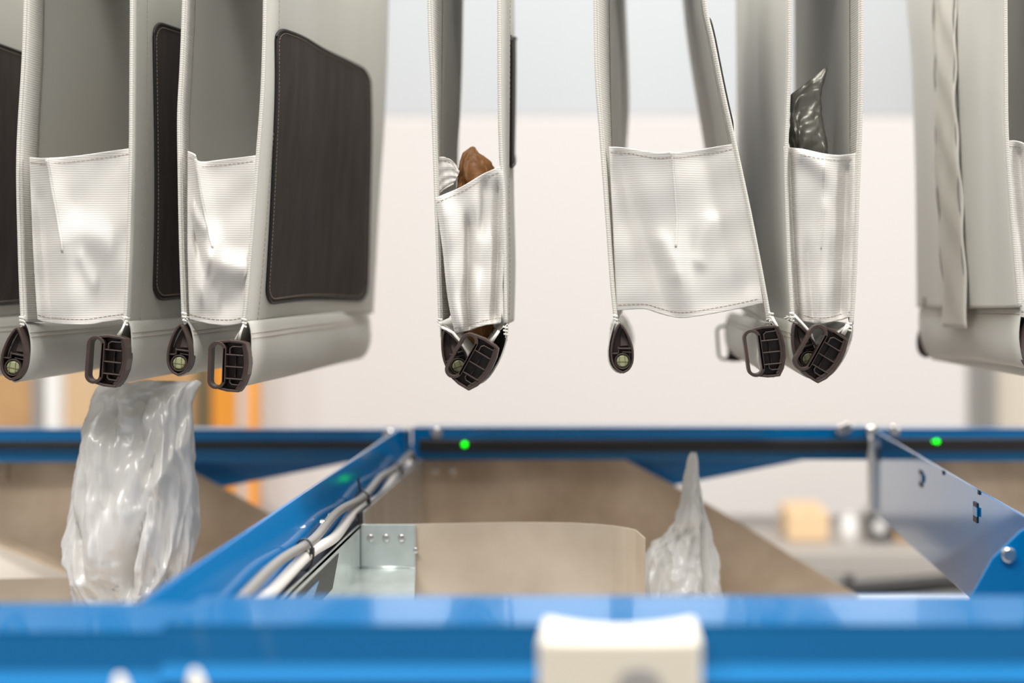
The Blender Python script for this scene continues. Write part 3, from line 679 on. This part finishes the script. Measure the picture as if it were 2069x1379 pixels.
chute(1, 'right steel chute, partly hidden by the slotted blue divider', False)
# galvanised bracket on the middle chute
gb = MB(); Yg = 1.427
gb.box(X(726, Yg), X(840, Yg), Yg-.002, Yg, Z(1146, Yg), Z(1058, Yg))
br = gb.build('bracket', M['galv'], mid, bevel=.0006); br['label'] = 'galvanised sheet bracket with three rivets'
MB().prism([P(726, 1146, Yg), P(840, 1146, Yg), P(836, 1230, 1.30), P(560, 1230, 1.30)], (0, .0, -.002)).build('bracket_ledge', M['galv'], br)
MB().tube([P(722, 1147, Yg-.002), P(840, 1147, Yg-.002)], .0022, 10).build('bend_edge', M['galv'], br, smooth=True)
for px in (750, 781, 812):
    MB().cyl((X(px, Yg), Yg-.002, Z(1085, Yg)), (0, -1, 0), .0036, .0028, 20).build('rivet', M['bolt'], br, smooth=True)
MB().cyl((X(841, Yg), Yg-.002, Z(1110, Yg)), (0, -1, 0), .0028, .0028, 18).build('rivet', M['bolt'], br, smooth=True)
MB().wall([(X(723, Yg), Z(1070, Yg)), (X(722, Yg), Z(1130, Yg))], .0026, Yg-.0045, Yg-.003).build('slot', M['black'], br)
MB().prism([P(840, 1148, Yg-.003), P(836, 1230, Yg-.003), P(793, 1230, Yg-.003)], (0, -.001, 0)).build('bracket_web', M['galv'], br)

# left divider: blue channel carrying the cables
zt = ZC-.197
t = thing('divider_channel', 'blue divider channel running towards the camera with cables inside', 'divider', (XD, 1.35, ZC-.31))
MB().prism([(XD-.016, .86, zt), (XD-.001, .86, ZC-.25), (XD-.001, .86, ZC-.33), (XD-.004, .86, ZC-.33), (XD-.004, .86, ZC-.25), (XD-.019, .86, zt)], (0, YR-.863, 0)).build('channel_wall', M['blue'], t, bevel=.0008)
MB().box(XD-.001, XD+.0135, .855, YR-.002, ZC-.252, ZC-.249).build('cable_tray', M['black'], t)
MB().box(XD+.0115, XD+.0135, 1.42, YR-.01, ZC-.30, ZC-.2365).build('tray_lip', M['black'], t)
MB().box(XD+.0115, XD+.0135, .86, 1.42, ZC-.33, ZC-.2485).build('tray_lip', M['galv'], t)
MB().prism([(XD+.0136, 1.31, ZC-.256), (XD+.0136, 1.14, ZC-.256), (XD+.0136, 1.12, ZC-.283), (XD+.0136, 1.28, ZC-.283)], (.0006, 0, 0)).build('cutout', M['black'], t)
MB().prism([(XD+.0143, 1.22, ZC-.262), (XD+.0143, 1.14, ZC-.262), (XD+.0143, 1.12, ZC-.283), (XD+.0143, 1.17, ZC-.283)], (.0006, 0, 0)).build('cutout_lip', M['bluef'], t)
bolts(t, [(XD-.001, 1.30, ZC-.226), (XD-.001, 1.335, ZC-.226), (XD-.001, 1.24, ZC-.24)], .004, (1, 0, 0))
MB().cyl((XD-.003, YR-.008, zt-.001), (0, 0, 1), .006, .004, 6).build('bolt', M['bolt'], t)
random.seed(3)
def cable(xo, zo, r, m, lab, cat, y0=.86, y1=1.825, amp=.003, ph=0, end=None):
    pts = []
    for i in range(60):
        y = y1+(y0-y1)*i/59; pts.append((XD+xo+amp*math.sin(y*21+ph)*.7, y, ZC+zo+amp*math.sin(y*27+ph*2)))
    pts = [(pts[0][0]+.004, y1+.006, ZC+zo-.008)] + pts
    o = MB().tube(pts, r, 12).build('cable', m, smooth=True); tag(o, lab, cat)
cable(.0063, -.2405, .0052, M['cable'], 'thick white cable lying in the blue divider channel', 'cable')
cable(.0042, -.2275, .0042, M['gcable'], 'grey cable lying beside the white one against blue channel wall', 'cable', amp=.0022, ph=1.3)
for i, (y, lab) in enumerate(((1.70, 'farthest'), (1.475, 'middle'), (1.20, 'nearest'))):
    pts = [(XD+.0055+.0085*math.cos(a), y+.002*math.sin(a), ZC-.236+.0135*math.sin(a)) for a in [k*2*PI/20 for k in range(21)]]
    b = MB().tube(pts, .0010, 6, False)
    if i == 1: b.tube([(XD+.004, y, ZC-.223), (XD+.002, y, ZC-.214), (XD+.003, y-.004, ZC-.207)], .0012, 5)
    b.box(XD+.011, XD+.0145, y-.003, y+.003, ZC-.235, ZC-.230)
    o = b.build('cable_tie', M['black']); tag(o, lab+' black cable tie around the cables in the channel', 'cable tie', 'cable ties')

# right divider: slotted blue plate
t = thing('divider_plate', 'glossy slotted blue divider plate at right', 'divider', (XE, 1.4, ZC-.307))
MB().box(XE, XE+.003, .86, YR-.002, ZC-.307, zt).build('plate', M['blueg'], t, bevel=.0008)
MB().box(XE-.008, XE-.0005, YR-.005, YR+.002, ZC-.305, zt-.012).build('end_strip', M['white'], t, bevel=.001)
nut = MB().cyl((XE-.003, YR-.004, zt-.006), (0, 0, 1), .0085, .012, 6).build('bolt', M['bolt'], t)
def slot(px, py, hh, w, hooked=False):
    Y = XE*F/(px-CX); z = Z(py, Y); hz = hh*Y/F/2
    MB().box(XE-.0012, XE+.0001, Y-w, Y+w, z-hz, z+hz).build('slot', M['black'], t, bevel=.0003)
    if hooked: MB().box(XE-.0022, XE-.0011, Y-w*1.6, Y+w*.6, z-hz*.3, z+hz*.6).build('clip', M['bluef'], t)
slot(1774, 917, 26, .010); slot(1861, 966, 33, .008, True); slot(1972, 1034, 40, .007, True)
slot(1846, 921, 8, .003); slot(1907, 954, 9, .003); slot(1979, 994, 9, .003)
t = thing('gusset_plate', 'blue corner gusset plate with one bolt at right edge of photo', 'plate', (X(2050, 1.12), 1.12, ZC-.36))
MB().prism([P(2120, 1040, 1.12), P(2120, 1330, 1.12), P(1900, 1330, 1.12), P(1962, 1205, 1.12), P(2005, 1128, 1.12), P(2060, 1074, 1.12)], (0, .003, 0)).build('plate', M['bluef'], t, bevel=.0008)
bolts(t, [P(2036, 1119, 1.12)], .006)

# front beams
def front_beam(x0, x1, zt_, y0, y1, label):
    t = thing('front_beam', label, 'beam', ((x0+x1)/2, y0, zt_-.10), 'blurred blue front beams')
    b = MB().box(x0, x1, y0, y1, zt_-.003, zt_).box(x0, x1, y0, y0+.003, zt_-.10, zt_).box(x0, x1, y1-.003, y1, zt_-.012, zt_)
    b.build('beam_body', M['bluef'], t, bevel=.0012)
    MB().prism([(x0, y0+.001, zt_-.0200), (x0, y0-.007, zt_-.0300), (x0, y0+.001, zt_-.0315)], (x1-x0, 0, 0)).build('ledge', M['bluem'], t)
    return t
front_beam(X(348, .80), .75, ZC-.1935, .783, .858, 'long blurred blue front beam in the right foreground')
front_beam(-.95, X(333, .78), ZC-.1975, .783, .856, 'blurred blue front beam in the lower left corner')
bj = MB().box(X(336, .8), X(346, .8), .79, .85, ZC-.29, ZC-.206); tag(bj.build('joint_plate', M['bluef']), 'short blue joint plate between the two front beams', 'plate')
# sensor box
t = thing('sensor_box', 'blurred cream sensor box mounted on the blue front beam', 'sensor box', (X(1250, .72), .745, ZC-.27))
x0, x1 = X(1086, .72), X(1419, .72); b = MB()
def top(u, v):
    x = x0+(x1-x0)*u; e = .0045*(1-(2*u-1)**2)
    return (x, .722+.056*v, ZC-.186-e*1.1*v-e*.1)
b.grid(lambda u, v: top(u, v), 24, 6)
n0 = len(b.v); b.grid(lambda u, v: (x0+(x1-x0)*u, .722, top(u, 0)[2]-v*.07), 24, 2)
b.grid(lambda u, v: (x0+(x1-x0)*u, .778, top(u, 1)[2]-v*.07), 24, 2)
for s_, xx in ((0, x0), (1, x1)): b.grid(lambda u, v: (xx, .722+.056*u, top(s_, u)[2]-v*.07), 6, 2)
import bmesh
bo = b.build('housing', M['cream'], t)
bb = bmesh.new(); bb.from_mesh(bo.data); bmesh.ops.remove_doubles(bb, verts=bb.verts, dist=1e-5); bmesh.ops.recalc_face_normals(bb, faces=bb.faces); bb.to_mesh(bb and bo.data); bb.free()
md = bo.modifiers.new('bevel', 'BEVEL'); md.width = .007; md.segments = 4; md.limit_method = 'ANGLE'; md.angle_limit = 1.0
MB().cyl((X(1292, .72), .7225, Z(1392, .72)), (0, -1, 0), .012, .002, 30).build('lens', M['grey'], t, smooth=True)
for px, py, lab in ((240, 1362, 'left of two cream plug tips at the bottom photo edge'), (392, 1352, 'right of two cream plug tips at the bottom photo edge')):
    b = MB(); q = P(px, py, .72); pts = [q+Vector((.0006*i, 0, -.004*i)) for i in range(10)]
    b.tube(pts, [.0015, .0035, .0045, .0052, .0056, .006, .006, .006, .006, .006], 14)
    tag(b.build('plug', M['cream'], smooth=True), lab, 'plug', 'cream plug tips')

# ------------------------------------------------------------------ background behind the frame
YB = 3.7
t = thing('white_enclosure', 'large white machine enclosure filling the background', 'enclosure', (X(1245, YB), YB, ZC-.63))
def rrect(x0, x1, z0, z1, r, y):
    pts = []
    for cx, cz, a0 in ((x1-r, z1-r, 0), (x0+r, z1-r, 90), (x0+r, z0+r, 180), (x1-r, z0+r, 270)):
        for k in range(7):
            a = math.radians(a0+15*k); pts.append((cx+r*math.cos(a), y, cz+r*math.sin(a)))
    return pts
MB().prism(rrect(X(528, YB), X(1955, YB), Z(1046, YB), Z(238, YB), .07, YB), (0, .35, 0)).build('cladding', M['wall'], t, bevel=.008)
MB().box(X(560, YB), X(1925, YB), YB+.01, YB+.3, ZC-1.45, Z(1170, YB)).build('plinth', M['lgrey'], t)
for px in (575, 1915): MB().box(X(px-12, YB), X(px+12, YB), YB+.05, YB+.1, Z(1175, YB), Z(1040, YB)).build('leg', M['lgrey'], t)
# shelf behind with goods (seen through the gap under the enclosure)
t = thing('workbench', 'grey workbench rail seen low behind the right chute', 'bench', (X(1750, 3.2), 3.35, 0))
MB().box(X(1180, 3.3), X(2250, 3.3), 3.2, 3.55, Z(1163, 3.2), Z(1116, 3.2)).build('bench_top', M['bench'], t, bevel=.004)
for px in (1200, 2230): MB().box(X(px-15, 3.3), X(px+15, 3.3), 3.35, 3.45, 0, Z(1160, 3.2)).build('leg', M['grey'], t)
zb = Z(1116, 3.2)
def box_thing(name, px0, px1, Y, ph, m, lab, cat, z0=None, d=.18):
    z0 = zb if z0 is None else z0
    t = thing(name, lab, cat, (X((px0+px1)/2, Y), Y+d/2, z0))
    MB().box(X(px0, Y), X(px1, Y), Y, Y+d, z0+.001, z0+ph).build('box_body', m, t, bevel=.004)
    MB().box(X((px0+px1)/2-4, Y), X((px0+px1)/2+4, Y), Y-.001, Y+d, z0+ph-.0005, z0+ph+.001).build('tape', M['cardl'], t)
    return t
box_thing('cardboard_box', 1592, 1675, 3.34, .07, M['cardl'], 'cardboard box leftmost on the grey bench under the enclosure', 'box')
box_thing('cardboard_box', 1808, 1860, 3.34, .06, M['card'], 'cardboard box rightmost on the grey bench, beside dark device', 'box')
t = thing('white_bottle', 'bright white bottle standing on the grey bench', 'bottle', (X(1718, 3.3), 3.3, zb))
q = Vector((X(1718, 3.3), 3.32, zb)); MB().tube([q, q+Vector((0, 0, .003)), q+Vector((0, 0, .055)), q+Vector((0, 0, .062))], [.016, .02, .02, .01], 20).build('bottle_body', M['white'], t, smooth=True)
MB().tube([q+Vector((0, 0, .062)), q+Vector((0, 0, .072))], .009, 16).build('cap', M['white'], t, smooth=True)
t = thing('device', 'dark grey device with round knob on the grey bench', 'device', (X(1775, 3.3), 3.34, zb))
MB().box(X(1757, 3.34), X(1797, 3.34), 3.32, 3.42, zb+.001, zb+.068).build('device_body', M['dgrey'], t, bevel=.004)
MB().cyl((X(1776, 3.32), 3.32, zb+.038), (0, -1, 0), .014, .01, 20).build('knob', M['white'], t, smooth=True)
# black pipe below
t = thing('pipe', 'dark pipe rising to the right under the grey bench', 'pipe', P(1750, 1190, 2.6))
MB().tube([P(1560, 1196, 2.6), P(1720, 1192, 2.6), P(1850, 1182, 2.6), P(2100, 1158, 2.6)], .0165, 16).build('pipe_body', M['black'], t, smooth=True)
MB().tube([P(1715, 1160, 2.6), P(1715, 1192, 2.6)], .009, 12).build('pipe_clamp', M['black'], t, smooth=True)
# lower blue bar under the pipe
tag(MB().box(X(1500, 2.2), X(2250, 2.2), 2.2, 2.26, Z(1330, 2.2), Z(1222, 2.2)).build('lower_rail', M['white'], bevel=.003), 'pale rail low behind the frame under the dark pipe', 'rail')
# right posts
def post(px0, px1, Y, m, label, d=.05, name='rack_post', z1=3.2, z0=0):
    t = thing(name, label, 'post', (X((px0+px1)/2, Y), Y, z0))
    MB().box(X(px0, Y), X(px1, Y), Y, Y+d, z0, z1).build('post_body', m, t, bevel=.003)
    MB().box(X(px0, Y)-.02, X(px1, Y)+.02, Y-.02, Y+d+.02, z0, z0+.006).build('foot_plate', m, t)
post(1958, 1990, 4.2, M['lgrey'], 'light grey post just right of the white enclosure')
post(1992, 2014, 4.1, M['grey'], 'dark grey post at the right between enclosure and cream panel')
tag(MB().box(X(2018, 4.4), X(2500, 4.4), 4.4, 4.44, 0, 3.4).build('partition_panel', mat('cream_panel', (.86, .78, .66), .7), bevel=.004), 'cream partition panel behind the rightmost pouch', 'panel')
# left goods rack
post(62, 88, 3.4, M['grey'], 'grey rack post at left behind the pouches')
post(90, 116, 3.3, M['white'], 'white rack post at left, next to the grey one')
post(478, 500, 3.5, M['lgrey'], 'light grey rack post beside the thin orange post')
post(499, 516, 3.4, M['orange'], 'thin orange rack post left of the white enclosure')
post(428, 478, 3.6, M['orange'], 'wide orange rack upright behind the falling bag', z1=ZC-.1)
z0r = Z(1130, 3.6)
t = thing('rack_shelf', 'rack shelf behind the left chute carrying the cardboard boxes', 'shelf', (X(200, 3.8), 3.8, 0))
MB().box(X(-350, 3.8), X(425, 3.8), 3.72, 4.3, Z(985, 3.8), Z(966, 3.8)).build('shelf_board', M['orange'], t, bevel=.003)
MB().box(X(-350, 3.8), X(425, 3.8), 3.72, 4.3, 0.3, .33).build('shelf_board', M['orange'], t, bevel=.003)
for px in (-340, 415): MB().box(X(px-12, 3.8), X(px+12, 3.8), 4.25, 4.29, 0, 1.3).build('rack_upright', M['orange'], t)
zr = Z(966, 3.8)
box_thing('cardboard_box', -60, 60, 3.8, .36, M['card'], 'brown cardboard box at the left photo edge, seen under the pouches', 'box', zr, .3)
box_thing('cardboard_box', 118, 260, 3.8, .33, M['cardl'], 'pale cardboard box on the rack, right of the white post', 'box', zr, .3)
box_thing('cardboard_box', 290, 392, 3.8, .30, M['card'], 'cardboard box on the rack, hidden mostly by the falling bag', 'box', zr, .3)
box_thing('storage_crate', 393, 424, 3.8, .32, M['olive'], 'dark olive crate on the rack beside the wide orange upright', 'crate', zr, .3)
t = thing('orange_base', 'orange floor guard at the foot of the thin orange post', 'guard', (X(530, 3.3), 3.3, 0))
MB().box(X(490, 3.3), X(585, 3.3), 3.25, 3.35, 0, Z(1056, 3.3)).build('guard_body', M['orange'], t, bevel=.01)
for px in (505, 570): MB().cyl((X(px, 3.25), 3.25, Z(1085, 3.3)), (0, -1, 0), .006, .004, 12).build('bolt', M['bolt'], t)
